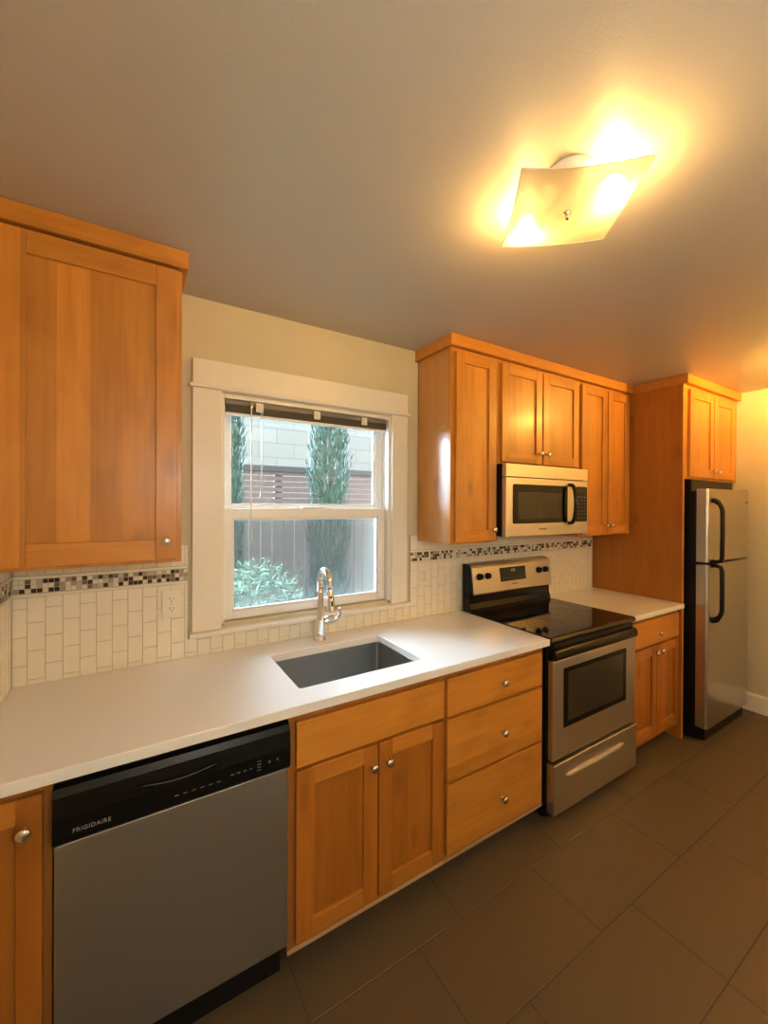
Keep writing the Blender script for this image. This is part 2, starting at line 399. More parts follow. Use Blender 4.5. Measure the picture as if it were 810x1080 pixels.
def splash(label, pieces, put, side, grout):
    q = MB(); rr = random.Random(11 + side)
    for (u0, u1, z0, z1) in pieces: 
        if side == 0: q.box(u0, u1, -.0075, -.0004, z0, z1, GROUTM)
        else: q.box(XL + .0004, XL + .0075, -u1, -u0, z0, z1, GROUTM)
    for (u0, u1, z0, z1) in pieces:
        if z1 > 1.1: 
            tile_field(q, u0, u1, z0, 1.2275, put, .2215 - TP); tile_field(q, u0, u1, 1.305, z1, put, .2215 - TP)
        else: tile_field(q, u0, u1, z0, z1, put, .2215 - TP)
    o = q.build('tile_backsplash', None); tag(o, label, 'backsplash')
    for (u0, u1, z0, z1) in pieces:
        if z1 < 1.1: continue
        q = MB(); mosaic(q, u0, u1, put, rr)
        for (za, zb) in ((1.2290, 1.2400), (1.2925, 1.3035)):
            if side == 0: q.box(u0, u1, -.0125, -.002, za, zb, TILE, .003, 2)
            else: q.box(XL + .002, XL + .0125, -u1, -u0, za, zb, TILE, .003, 2)
        m_ = q.build('mosaic_strip', o); m_['label'] = 'band of small dark, taupe and cream mosaic squares between two pencil tiles'
    return o
splash('cream subway tile backsplash with mosaic band running around the window', [(XL + .010, .7415, .9145, 1.392), (1.8955, 3.688, .9145, 1.392), (.7415, 1.8955, .9145, .994)], pb, 0, None)
splash('short return of cream tile with mosaic band on the left side wall', [(.013, .66, .9145, 1.357)], pl_, 1, None)

# outlets
def outlet(x0, x1, z0, z1, label, m=OUTLETM):
    t = thing('wall_outlet', ((x0 + x1) / 2, -.010, z0), label, 'outlet'); xc = (x0 + x1) / 2; zc = (z0 + z1) / 2
    q = MB(); q.box(x0, x1, -.0175, -.0128, z0, z1, m, .002, 2); q.build('cover_plate', t)
    for s in (-1, 1):
        zz = zc + s * .0195
        q = MB(); q.prism([(xc + .0165 * math.cos(a) , zz + .0145 * math.sin(a)) for a in [2 * PI * k / 24 for k in range(24)]], 1, -.0215, -.0172, m)
        for dx, hh in ((-.0065, .0045), (.0065, .0036)): q.box(xc + dx - .0011, xc + dx + .0011, -.0222, -.0214, zz - .001 - hh + .003, zz + hh + .003, HOLE)
        q.lathe([(.0024, 0), (.0024, .0008)], (xc, -.0222, zz - .0085), (0, 1, 0), HOLE, 10)
        q.build('receptacle', t)
    q = MB(); q.lathe([(.003, 0), (.0025, -.0012), (0, -.0014)], (xc, -.0175, zc), (0, 1, 0), NICKEL, 10); q.build('screw', t)
    return t
outlet(.645, .716, 1.094, 1.208, 'cream duplex outlet on the tiles left of the window')
outlet(1.957, 2.028, 1.094, 1.208, 'cream duplex outlet on the tiles between window and stove', TILE)

# ------------------------------------------------------------------ cabinets
def knob(parent, x, y, z):
    q = MB(); q.lathe([(.0085, 0), (.0085, .002), (.0055, .005), (.005, .012), (.009, .0155), (.0145, .019), (.0158, .0225), (.0140, .0262), (.008, .0288), (0, .0296)], (x, y, z), (0, -1, 0), NICKEL, 18)
    return q.build('knob', parent)
def door(parent, x0, x1, z0, z1, yf, kn=None, st=.060, rail=.060, t=.019, name='door', WV=None, WH=None):
    WV = WV or globals()['WV']; WH = WH or globals()['WH']
    q = MB(); y1 = yf + t
    q.box(x0, x0 + st, yf, y1, z0, z1, WV, .0022, 2); q.box(x1 - st, x1, yf, y1, z0, z1, WV, .0022, 2)
    q.box(x0 + st - .0003, x1 - st + .0003, yf + .0002, y1, z0, z0 + rail, WH, .0016); q.box(x0 + st - .0003, x1 - st + .0003, yf + .0002, y1, z1 - rail, z1, WH, .0016)
    q.box(x0 + st - .004, x1 - st + .004, yf + .0105, y1 - .001, z0 + rail - .004, z1 - rail + .004, WV)
    o = q.build(name, parent)
    if kn: knob(o, kn[0], yf, kn[1])
    return o
def drawer(parent, x0, x1, z0, z1, yf, kn=None, t=.019, name='drawer'):
    q = MB(); q.box(x0, x1, yf, yf + t, z0, z1, WH, .0025, 2); o = q.build(name, parent)
    if kn: knob(o, kn[0], yf, kn[1])
    return o
def frame_rects(q, yf, rects, t=.018, m=REVEAL):
    for (x0, x1, z0, z1) in rects: q.box(x0, x1, yf, yf + t, z0, z1, m, .001)
def carcass(q, x0, x1, y0, y1, z0, z1, mL=WV, mR=WV, t=.016):
    q.box(x0, x0 + t, y0, y1, z0, z1, mL, .001); q.box(x1 - t, x1, y0, y1, z0, z1, mR, .001)
    q.box(x0 + t, x1 - t, y0, y1, z0, z0 + t, WY); q.box(x0 + t, x1 - t, y0, y1, z1 - t, z1, WY); q.box(x0 + t, x1 - t, y1 - .008, y1, z0 + t, z1 - t, WV)

UZ0, UZ1 = 1.360, 2.388
UY = -.290      # face frame front of the wall cabinets; doors stand 19 mm proud
def crown(name_parent, pts_boxes):
    pass
# left wall cabinet
t = thing('wall_cabinet', (.43, -.15, UZ0), 'large maple wall cabinet left of the window with one shaker door', 'cabinet')
x0, x1 = XL + .002, .690
q = MB(); carcass(q, x0, x1, UY - .008 + .018, -.010, UZ0, UZ1 - .001); q.build('carcass', t)
q = MB(); fy = UY - .008
frame_rects(q, fy, [(x0, x0 + .035, UZ0, UZ1 - .001), (x1 - .030, x1, UZ0, UZ1 - .001), (x0 + .035, x1 - .03, UZ0, UZ0 + .03), (x0 + .035, x1 - .03, UZ1 - .03, UZ1 - .001)], m=WV); q.build('face_frame', t)
door(t, .203, .674, 1.372, 2.379, fy - .0195, (.640, 1.437), st=.066, rail=.070)
q = MB(); q.box(x0, .708, fy - .028, -.001, UZ1, H - .0008, WH, .002); q.build('crown_board', t)

# right run of wall cabinets
def upper(x0, x1, z0, label, doors, left_end=False):
    t = thing('wall_cabinet', ((x0 + x1) / 2, -.15, z0), label, 'cabinet')
    q = MB(); carcass(q, x0, x1, UY + .018, -.011, z0, UZ1 - .001, mL=WSIDE); q.build('carcass', t)
    q = MB(); frame_rects(q, UY, [(x0, x0 + .03, z0, UZ1 - .001), (x1 - .03, x1, z0, UZ1 - .001), (x0 + .03, x1 - .03, z0, z0 + .03), (x0 + .03, x1 - .03, UZ1 - .035, UZ1 - .001)], m=WV)
    if len(doors) > 1: q.box((doors[0][1] + doors[1][0]) / 2 - .02, (doors[0][1] + doors[1][0]) / 2 + .02, UY, UY + .018, z0 + .03, UZ1 - .035, WV)
    q.build('face_frame', t)
    for (a, b_, kx, kz) in doors: door(t, a, b_, z0 + .012, 2.368, UY - .0195, (kx, kz), st=.055, rail=.058)
    return t
upper(1.947, 2.2895, UZ0, 'narrow single-door maple wall cabinet between window and microwave', [(1.972, 2.264, 2.238, 1.430)])
upper(2.2905, 3.0495, 1.800, 'short two-door maple wall cabinet above the microwave', [(2.312, 2.660, 2.634, 1.876), (2.672, 3.030, 2.700, 1.876)])
upper(3.0505, 3.6885, UZ0, 'tall two-door maple wall cabinet between microwave and refrigerator panel', [(3.068, 3.364, 3.338, 1.428), (3.376, 3.648, 3.404, 1.428)])
q = MB(); q.box(1.930, 3.6880, UY - .026, -.001, UZ1, H - .0008, WH, .002)
tag(q.build('crown_molding'), 'flat maple crown board along the ceiling above three wall cabinets', 'molding')

# refrigerator enclosure: tall end panel and cabinet above
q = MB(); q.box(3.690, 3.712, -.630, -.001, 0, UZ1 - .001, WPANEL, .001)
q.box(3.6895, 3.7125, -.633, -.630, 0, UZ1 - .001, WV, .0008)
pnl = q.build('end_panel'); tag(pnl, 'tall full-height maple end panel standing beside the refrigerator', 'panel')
t = thing('refrigerator_cabinet', (4.15, -.3, 1.750), 'two-door maple cabinet over the refrigerator next to the right wall', 'cabinet')
q = MB(); carcass(q, 3.713, 4.560, -.612, -.002, 1.750, UZ1 - .001); q.build('carcass', t)
q = MB(); frame_rects(q, -.630, [(3.713, 3.765, 1.750, UZ1 - .001), (4.525, 4.597, 1.750, UZ1 - .001), (3.765, 4.525, 1.750, 1.775), (3.765, 4.525, 2.355, UZ1 - .001), (4.115, 4.155, 1.775, 2.355)], m=WV); q.build('face_frame', t)
door(t, 3.760, 4.130, 1.765, 2.360, -.6495, (4.100, 1.812), st=.055, rail=.058)
door(t, 4.142, 4.512, 1.765, 2.360, -.6495, (4.172, 1.812), st=.055, rail=.058)
q = MB(); q.box(3.690, 4.597, -.660, -.001, UZ1, H - .0008, WH, .002); q.build('crown_board', t)

# base cabinets
BZ0, BZ1 = .092, .882; BY = -.610; BYD = BY - .0195
def base(x0, x1, label, fr, toe=True, edge=True):
    t = thing('base_cabinet', ((x0 + x1) / 2, -.3, 0), label, 'cabinet')
    q = MB(); c = .016
    q.box(x0, x0 + c, BY + .018, -.012, BZ0, BZ1, WV, .001); q.box(x1 - c, x1, BY + .018, -.012, BZ0, BZ1, WV, .001)
    q.box(x0 + c, x1 - c, BY + .018, -.012, BZ0, BZ0 + c, WY); q.box(x0 + c, x1 - c, -.020, -.012, BZ0 + c, BZ1, WV)
    q.build('carcass', t)
    q = MB(); frame_rects(q, BY, fr); q.build('face_frame', t)
    if edge: q = MB(); q.box(x0, x1, BY - .003, BY + .014, BZ0 - .010, BZ0 + .004, WRAW, .001); q.build('bottom_edge', t)
    q = MB(); q.box(x0, x1, -.540, -.525, 0, BZ0 - .0102, WDARK, .001); q.build('toe_kick', t)
    return t
# far left corner unit
t = base(XL + .002, .372, 'narrow maple base cabinet at the left wall beside the dishwasher', [(XL + .002, .190, BZ0, BZ1), (.343, .372, BZ0, BZ1), (.19, .343, BZ0, .125), (.19, .343, .853, BZ1)])
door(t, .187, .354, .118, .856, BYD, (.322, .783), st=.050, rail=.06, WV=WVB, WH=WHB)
# sink base
t = base(.976, 1.6345, 'maple sink base cabinet with a false drawer front over two doors', [(.976, 1.018, BZ0, BZ1), (1.612, 1.6345, BZ0, BZ1), (1.018, 1.612, BZ0, .13), (1.018, 1.612, .84, BZ1), (1.018, 1.612, .67, .715), (1.295, 1.333, .13, .67)])
drawer(t, 1.000, 1.625, .700, .850, BYD, None, name='false_front')
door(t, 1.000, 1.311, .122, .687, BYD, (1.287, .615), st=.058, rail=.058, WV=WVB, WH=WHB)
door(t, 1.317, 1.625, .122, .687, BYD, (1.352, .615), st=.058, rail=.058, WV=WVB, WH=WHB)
# drawer base
t = base(1.6355, 2.270, 'maple three-drawer base cabinet left of the stove', [(1.6355, 1.66, BZ0, BZ1), (2.225, 2.270, BZ0, BZ1), (1.66, 2.225, BZ0, .13), (1.66, 2.225, .85, BZ1), (1.66, 2.225, .67, .71), (1.66, 2.225, .40, .44)])
drawer(t, 1.643, 2.242, .694, .850, BYD, (1.966, .770))
drawer(t, 1.643, 2.242, .424, .680, BYD, (1.966, .545))
drawer(t, 1.643, 2.242, .124, .411, BYD, (1.966, .248))
# right base
t = base(3.046, 3.6885, 'small maple base cabinet between stove and refrigerator panel', [(3.046, 3.09, BZ0, BZ1), (3.64, 3.6885, BZ0, BZ1), (3.09, 3.64, BZ0, .15), (3.09, 3.64, .845, BZ1), (3.09, 3.64, .675, .705)], edge=False)
drawer(t, 3.078, 3.656, .704, .857, BYD, (3.372, .765))
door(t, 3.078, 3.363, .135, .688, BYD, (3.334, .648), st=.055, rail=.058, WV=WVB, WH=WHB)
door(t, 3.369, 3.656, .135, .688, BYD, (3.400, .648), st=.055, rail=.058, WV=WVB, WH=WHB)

# ------------------------------------------------------------------ countertops
def rrect(x0, x1, y0, y1, r, n=5):
    """rounded rectangle, counter-clockwise from the lower-left arc"""
    pts = []
    for (cx, cy, a0) in ((x0 + r, y0 + r, PI), (x1 - r, y0 + r, 1.5 * PI), (x1 - r, y1 - r, 0), (x0 + r, y1 - r, .5 * PI)):
        for k in range(n + 1): a = a0 + .5 * PI * k / n; pts.append((cx + r * math.cos(a), cy + r * math.sin(a)))
    return pts
SX0, SX1, SY0, SY1 = 1.046, 1.590, -.530, -.166
CZ0, CZ1 = .8835, .914
def slab_with_hole(ox0, ox1, oy0, oy1, hole, z0, z1, m, bev=.003):
    n = len(hole) // 4; b = bmesh.new()
    O = {'ll': (ox0, oy0), 'lr': (ox1, oy0), 'ur': (ox1, oy1), 'ul': (ox0, oy1)}
    def layer(z):
        hv = [b.verts.new((x, y, z)) for x, y in hole]; ov = [b.verts.new((*O[k], z)) for k in ('ll', 'lr', 'ur', 'ul')]
        mid = [i * n + n // 2 for i in range(4)]; N_ = len(hole)
        for i in range(4):
            j = (i + 1) % 4; a = mid[i]; c = mid[j]; idx = [a]
            while idx[-1] != c: idx.append((idx[-1] + 1) % N_)
            b.faces.new([ov[i], ov[j]] + [hv[k] for k in reversed(idx)])
        return hv, ov
    h0, o0 = layer(z0); h1, o1 = layer(z1)
    for h, g in ((h0, h1), (o0, o1)):
        for k in range(len(h)): b.faces.new((h[k], h[(k + 1) % len(h)], g[(k + 1) % len(h)], g[k]))
    bmesh.ops.recalc_face_normals(b, faces=b.faces)
    top = [e for e in b.edges if all(abs(v.co.z - z1) < 1e-6 for v in e.verts) and len(e.link_faces) == 2 and any(abs(f.normal.z) < .5 for f in e.link_faces)]
    bmesh.ops.bevel(b, geom=top, offset=bev, segments=2, affect='EDGES', profile=.5)
    return b
q = MB(); q._merge(slab_with_hole(XL + .001, 2.274, -.648, -.001, rrect(SX0, SX1, SY0, SY1, .012), CZ0, CZ1, QUARTZ), QUARTZ)
ct = q.build('countertop'); tag(ct, 'long cream quartz countertop with the sink cut-out under the window', 'countertop')
q = MB(); q.box(3.043, 3.6885, -.648, -.001, CZ0, CZ1, QUARTZ, .003, 2)
tag(q.build('countertop'), 'short cream countertop between stove and refrigerator panel', 'countertop')

# sink
sk = thing('kitchen_sink', (1.318, -.348, .70), 'undermount stainless steel sink below the window', 'sink')
b = bmesh.new(); loops = []
spec_ = [(-.018, .8815, .018), (.0, .8815, .016), (.001, .88, .016), (.004, .74, .016), (.010, .712, .022), (.026, .700, .030)]
for ins, z, r in spec_: loops.append([b.verts.new((x, y, z)) for x, y in rrect(SX0 - .004 + ins, SX1 + .004 - ins, SY0 - .004 + ins, SY1 + .004 - ins, r)])
outer = [(-.018, .8790, .018), (-.001, .8790, .016), (.002, .738, .016), (.008, .709, .022), (.026, .697, .030)]
lo_ = [[b.verts.new((x, y, z)) for x, y in rrect(SX0 - .004 + ins, SX1 + .004 - ins, SY0 - .004 + ins, SY1 + .004 - ins, r)] for ins, z, r in outer]
for seq in (loops, lo_):
    for p, g in zip(seq, seq[1:]):
        for k in range(len(p)): b.faces.new((p[k], p[(k + 1) % len(p)], g[(k + 1) % len(p)], g[k]))
    b.faces.new(seq[-1])
for k in range(len(loops[0])): b.faces.new((loops[0][k], loops[0][(k + 1) % len(loops[0])], lo_[0][(k + 1) % len(loops[0])], lo_[0][k]))
bmesh.ops.recalc_face_normals(b, faces=b.faces)
q = MB(); q._merge(b, SINKM); q.build('basin', sk)
q = MB(); q.lathe([(.045, 0), (.045, .0015), (.036, .0025), (.034, .0005), (.012, .0), (.010, .006), (0, .008)], (1.318, -.30, .7002), (0, 0, 1), CHROME, 24); q.build('drain', sk)

# faucet
FX, FY = 1.312, -.086
fc = thing('faucet', (FX, FY, CZ1), 'chrome pull-down kitchen faucet on the counter behind the sink', 'faucet')
q = MB(); q.lathe([(.029, 0), (.029, .004), (.0265, .010), (.0235, .040), (.0205, .085), (.0175, .16), (.0150, .225), (.0140, .26)], (FX, FY, CZ1 + .0003), (0, 0, 1), CHROME, 28); q.build('body', fc)
q = MB(); pts = []; ra = .044; dz = CZ1 + .286
dirx, diry = .10, -.995
pts = [(FX, FY, CZ1 + .255), (FX, FY, dz)] + [(FX + dirx * ra * (1 - math.cos(a)), FY + diry * ra * (1 - math.cos(a)), dz + ra * 1.25 * math.sin(a)) for a in [PI * k / 14 for k in range(1, 14)]]
hx, hy = FX + dirx * 2 * ra, FY + diry * 2 * ra
pts += [(hx, hy, dz - .004), (hx + .001, hy - .004, dz - .03)]
q.tube(pts, [.0150] * 3 + [.0148] * (len(pts) - 3), CHROME, 20); q.build('spout', fc)
q = MB(); hd = Vector((.02, -.10, -1)).normalized()
q.lathe([(.0135, 0), (.0150, .006), (.0152, .025), (.0172, .055), (.0205, .092), (.0215, .102), (.0195, .106), (0, .106)], (hx + .001, hy - .003, dz - .024), hd, CHROME, 24)
sh = q.build('spray_head', fc)
q = MB(); q.lathe([(.0055, 0), (.0055, .003), (0, .0035)], (hx - .0045, hy - .026, dz - .060), (-.3, -1, 0), HOLE, 12); q.box(hx - .004, hx + .004, hy - .0310, hy - .020, dz - .102, dz - .078, BLACKM, .002); q.build('spray_button', sh)
q = MB(); q.lathe([(.012, 0), (.0205, .012), (.0205, .062), (.0190, .070), (0, .072)], (FX + .006, FY, CZ1 + .085), (.995, -.02, .10), CHROME, 24)
hb = q.build('handle_hub', fc)
q = MB(); q.tube([(FX + .066, FY - .002, CZ1 + .093), (FX + .082, FY - .006, CZ1 + .095), (FX + .094, FY - .012, CZ1 + .105), (FX + .098, FY - .018, CZ1 + .123), (FX + .093, FY - .026, CZ1 + .141), (FX + .087, FY - .03, CZ1 + .148)], [.012, .010, .0075, .0062, .006, .0045], CHROME, 14); q.build('lever', hb)

# ------------------------------------------------------------------ dishwasher
dw = thing('dishwasher', (.674, -.3, 0), 'stainless dishwasher with a black control panel under the counter', 'dishwasher')
q = MB(); q.box(.378, .970, -.600, -.03, .10, .872, BLACKM, .003); q.box(.382, .966, -.568, -.555, .0, .14, BLACKM); q.build('tub', dw)
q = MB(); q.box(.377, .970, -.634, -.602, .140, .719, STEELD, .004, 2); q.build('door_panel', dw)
q = MB()
q.prism([(-.602, .721), (-.640, .721), (-.647, .730), (-.648, .790), (-.642, .840), (-.634, .858), (-.620, .864), (-.602, .864)], 0, .375, .973, BLACKDW)
cpn = q.build('control_panel', dw)
q = MB()   # recessed pull handle: a raised curved lip
lipp = [(.555 + .20 * k / 12, -.6475 - .004 * math.sin(PI * k / 12), .812 - .010 * math.sin(PI * k / 12)) for k in range(13)]
q.tube(lipp, .006, BLACKDW, 10); q.build('handle_lip', cpn)
text_part('FRIGIDAIRE', .0145, (.455, -.6478, .752), SILVERTXT, 'brand_lettering', cpn)
def mark(name, parent, *a, m=None): 
    q = MB(); q.box(*a, m or GREYTXT); return q.build(name, parent)
for k in range(6): mark('button_mark', cpn, .642 + k * .022, .652 + k * .022, -.6490, -.6472, .7535, .7565)
for k in range(4): mark('button_mark', cpn, .790 + k * .018, .800 + k * .018, -.6490, -.6472, .7600, .7635)
for k in range(4): mark('indicator_mark', cpn, .868, .880, -.6490, -.6472, .748 + k * .009, .751 + k * .009)
for k in range(2): q = MB(); q.lathe([(.004, 0), (.004, .0015)], (.905 + k * .025, -.6488, .765), (0, 1, 0), GREYTXT, 12); q.build('button', cpn)

# ------------------------------------------------------------------ stove
st = thing('stove', (2.657, -.33, 0), 'freestanding electric stove in stainless and black with a glass top', 'stove')
RX0, RX1 = 2.279, 3.038
q = MB(); q.box(RX0, RX1, -.628, -.03, .03, .893, BLACKM, .003)
for xx in (RX0 + .04, RX1 - .04):
    for yy in (-.58, -.08): q.lathe([(.016, 0), (.016, .031)], (xx, yy, 0), (0, 0, 1), BLACKM, 12)
q.box(RX0 + .006, RX1 - .006, -.652, -.628, .815, .893, BLACK, .004); q.build('body', st)
q = MB()
prof = [(-.640, .890), (-.656, .892), (-.6625, .900), (-.6625, .909), (-.656, .9175), (-.645, .9195), (-.100, .9195), (-.100, .890)]
q.prism(prof, 0, RX0 - .002, RX1 + .002, GLASSB)
ckt = q.build('cooktop', st)
RING = mat('burner_ring', (.035, .033, .03), .2)
for (bx, by, br) in ((2.47, -.49, .105), (2.86, -.49, .085), (2.47, -.24, .080), (2.86, -.24, .105)):
    q = MB(); q.lathe([(br, 0), (br, .0006), (br - .003, .0006), (br - .003, 0)], (bx, by, .9195), (0, 0, 1), RING, 48, False, False); q.build('burner', ckt)
q = MB(); q.prism([(-.635, .316), (-.657, .316), (-.660, .320), (-.660, .800), (-.656, .806), (-.635, .806)], 0, RX0 + .002, RX1 - .002, STEEL)
od = q.build('oven_door', st)
q = MB(); q.box(2.366, 2.940, -.6620, -.6600, .462, .758, BLACKDW, .0008); q.box(2.400, 2.906, -.6626, -.6618, .490, .735, OVENW, .0004); q.build('window', od)
q = MB()
q.prism([(-.655, .812), (-.668, .808), (-.677, .815), (-.680, .832), (-.677, .850), (-.668, .860), (-.655, .862)], 0, RX0 + .004, RX1 - .006, BLACK, .003); q.build('handle', od)
q = MB()
q.box(RX0 - .001, RX1 - .004, -.672, -.630, .060, .304, STEEL, .004, 2); dr = q.build('storage_drawer', st)
q = MB(); q.tube([(2.375, -.671, .232), (2.40, -.6735, .232), (2.64, -.6755, .232), (2.87, -.6735, .232), (2.895, -.671, .232)], [.006, .0115, .013, .0115, .006], PULL, 14); q.build('drawer_pull', dr)
# backguard
q = MB()
q.prism([(-.030, .9197), (-.100, .9197), (-.100, .935), (-.088, .965), (-.088, 1.020), (-.030, 1.020)], 0, RX0 + .002, RX1 - .002, BLACK)
q.prism([(-.030, 1.020), (-.1080, 1.020), (-.100, 1.10), (-.088, 1.182), (-.078, 1.198), (-.060, 1.204), (-.030, 1.204)], 0, RX0 + .001, RX0 + .010, BLACKM)
q.prism([(-.030, 1.020), (-.1080, 1.020), (-.100, 1.10), (-.088, 1.182), (-.078, 1.198), (-.060, 1.204), (-.030, 1.204)], 0, RX1 - .010, RX1 - .001, BLACKM)
bgd = q.build('backguard', st)
q = MB()
poly = [(-.032, 1.0205), (-.1160, 1.0205), (-.1185, 1.028), (-.106, 1.120), (-.096, 1.182), (-.086, 1.200), (-.066, 1.208), (-.032, 1.208)]
q.prism(poly, 0, RX0 + .0102, RX1 - .0102, STEEL, .002); cp = q.build('control_panel', bgd)
tilt = Vector((0, -1, .13)).normalized()
def ony(z): return -.1185 + (z - 1.028) * .0125 / .092
for kx in (2.345, 2.415, 2.895, 2.965):
    q = MB(); q.lathe([(.021, 0), (.021, .003), (.0175, .006), (.0165, .020), (.014, .023), (0, .023)], (kx, ony(1.128), 1.128), tilt, BLACKM, 22); q.box(kx - .003, kx + .003, ony(1.128) - .029, ony(1.128) - .012, 1.116, 1.148, BLACKM, .002)
    q.build('burner_knob', cp)
q = MB(); q.prism([(ony(1.082) - .0012, 1.082), (ony(1.168) - .0026, 1.168), (ony(1.168) + .004, 1.168), (ony(1.082) + .004, 1.082)], 0, 2.525, 2.765, DISPLAY); dsp = q.build('display', cp)
zz = 1.140
for k in range(3): mark('clock_digit', cp, 2.625 + k * .014, 2.634 + k * .014, ony(zz) - .0042, ony(zz) - .001, zz, zz + .016, m=LCD)
for k in range(8): mark('button_mark', cp, 2.545 + k * .026, 2.555 + k * .026, ony(1.10) - .0030, ony(1.10) - .001, 1.098, 1.102)
text_part('FRIGIDAIRE', .010, (2.65, ony(1.062) - .0015, 1.062), GREYTXT, 'brand_lettering', cp)

# ------------------------------------------------------------------ microwave
MX0, MX1, MYF = 2.284, 3.044, -.362
mw = thing('microwave', (2.664, -.2, 1.39), 'over-the-range stainless microwave hanging above the stove', 'microwave')
q = MB(); q.box(2.2915, 3.0485, -.288, -.012, 1.392, 1.797, BLACKM, .002); q.box(MX0, MX1, MYF + .030, -.314, 1.390, 1.797, BLACKM, .002); q.box(2.2925, 3.0475, -.314, -.288, 1.392, 1.797, BLACKM); q.build('body', mw)
q = MB(); q.box(MX0, MX1, MYF, MYF + .028, 1.724, 1.797, STEEL, .003, 2)
for k in range(3): q.box(MX0 + .01, MX1 - .01, MYF + .004, MYF + .028, 1.7972 + k * .002, 1.7982 + k * .002, BLACKM) if k < 1 else None
q.build('vent_grille', mw)
q = MB(); q.box(MX0, 2.905, MYF, MYF + .028, 1.390, 1.720, STEEL, .003, 2); md = q.build('door', mw)
q = MB(); q.prism([(x, z) for x, z in rrect(2.338, 2.832, 1.462, 1.684, .012, 4)], 1, MYF - .0016, MYF + .001, BLACK); q.prism([(x, z) for x, z in rrect(2.378, 2.775, 1.490, 1.640, .008, 4)], 1, MYF - .0022, MYF - .0014, OVENW); q.build('window', md)
q = MB(); hx = 2.848; P_ = []
for k in range(15):
    a = PI * k / 14; P_.append((hx, MYF - .046 * math.sin(a) ** .55, 1.575 + .118 * math.cos(a)))
P_[0] = (hx, MYF + .001, 1.693); P_[-1] = (hx, MYF + .001, 1.457)
q.tube(P_, .0115, BLACK, 14); q.build('handle', md)
q = MB(); q.box(2.907, MX1, MYF, MYF + .028, 1.390, 1.720, STEEL, .003, 2); cp = q.build('control_panel', mw)
q = MB(); q.prism([(x, z) for x, z in rrect(2.916, 3.036, 1.464, 1.684, .008, 4)], 1, MYF - .0016, MYF + .001, BLACK)
for r in range(7):
    for c in range(3): q.box(2.934 + c * .032, 2.950 + c * .032, MYF - .0022, MYF - .0012, 1.485 + r * .022, 1.491 + r * .022, GREYTXT)
q.box(2.935, 3.015, MYF - .0022, MYF - .0012, 1.650, 1.672, DISPLAY); q.build('keypad', cp)
text_part('FRIGIDAIRE', .012, (2.60, MYF - .0008, 1.428), GREYTXT, 'brand_lettering', md)

# ------------------------------------------------------------------ refrigerator
GX0, GX1, GYF = 3.742, 4.435, -.757
fr = thing('refrigerator', (4.09, -.4, 0), 'tall stainless top-freezer refrigerator with black handles and sides', 'refrigerator')
q = MB(); q.box(GX0 + .003, GX1 - .003, -.688, -.04, .02, 1.668, BLACKM, .004, 2); q.box(GX0 + .02, GX1 - .02, -.735, -.688, .015, .098, BLACKM, .006)
for xx in (GX0 + .05, GX1 - .05): q.lathe([(.02, 0), (.02, .022)], (xx, -.62, 0), (0, 0, 1), BLACKM, 12)
q.box(GX1 - .06, GX1 - .004, -.745, -.68, 1.668, 1.684, BLACKM, .004); q.box(GX0 + .004, GX1 - .004, -.66, -.05, 1.660, 1.744, BLACKM, .004); q.build('body', fr)  # upper black filler box stands in for the dark cavity below the cabinet
def fdoor(name, z0, z1):
    q = MB(); r = .016
    poly = [(GX0, -.690), (GX0, GYF + r)] + [(GX0 + r - r * math.cos(a), GYF + r - r * math.sin(a)) for a in [PI / 2 * k / 5 for k in range(1, 6)]] + [(GX1 - r + r * math.sin(a), GYF + r - r * math.cos(a)) for a in [PI / 2 * k / 5 for k in range(0, 6)]] + [(GX1, -.690)]
    q.prism(poly, 2, z0, z1, STEELF, .002); return q.build(name, fr)
fz = fdoor('freezer_door', 1.196, 1.680); ff = fdoor('fresh_food_door', .102, 1.180)
hx = 3.797
def arc(zs, ze, up):
    pts = []
    for k in range(9):
        a = PI / 2 * k / 8; pts.append((hx, GYF - .056 * math.sin(a), zs + (-1 if up else 1) * .085 * (1 - math.cos(a))))
    return pts
q = MB(); P_ = arc(1.605, 0, True) + [(hx, GYF - .057, 1.40), (hx, GYF - .055, 1.235), (hx, GYF - .048, 1.208), (hx, GYF - .02, 1.201), (hx, GYF + .001, 1.204)]
q.tube(P_, [.017] * 4 + [.013] * (len(P_) - 4), BLACKM, 14, flat=1.0); q.build('handle', fz)
q = MB(); P_ = arc(.815, 0, False) + [(hx, GYF - .057, 1.02), (hx, GYF - .055, 1.145), (hx, GYF - .048, 1.170), (hx, GYF - .02, 1.176), (hx, GYF + .001, 1.172)]
q.tube(P_, [.019] * 4 + [.013] * (len(P_) - 4), BLACKM, 14); q.build('handle', ff)
q = MB(); q.box(GX1 - .075, GX1 - .020, GYF - .0015, GYF + .001, 1.565, 1.572, SILVERTXT); q.box(GX1 - .075, GX1 - .020, GYF - .0015, GYF + .001, 1.590, 1.598, GREYTXT); q.build('badge', fz)

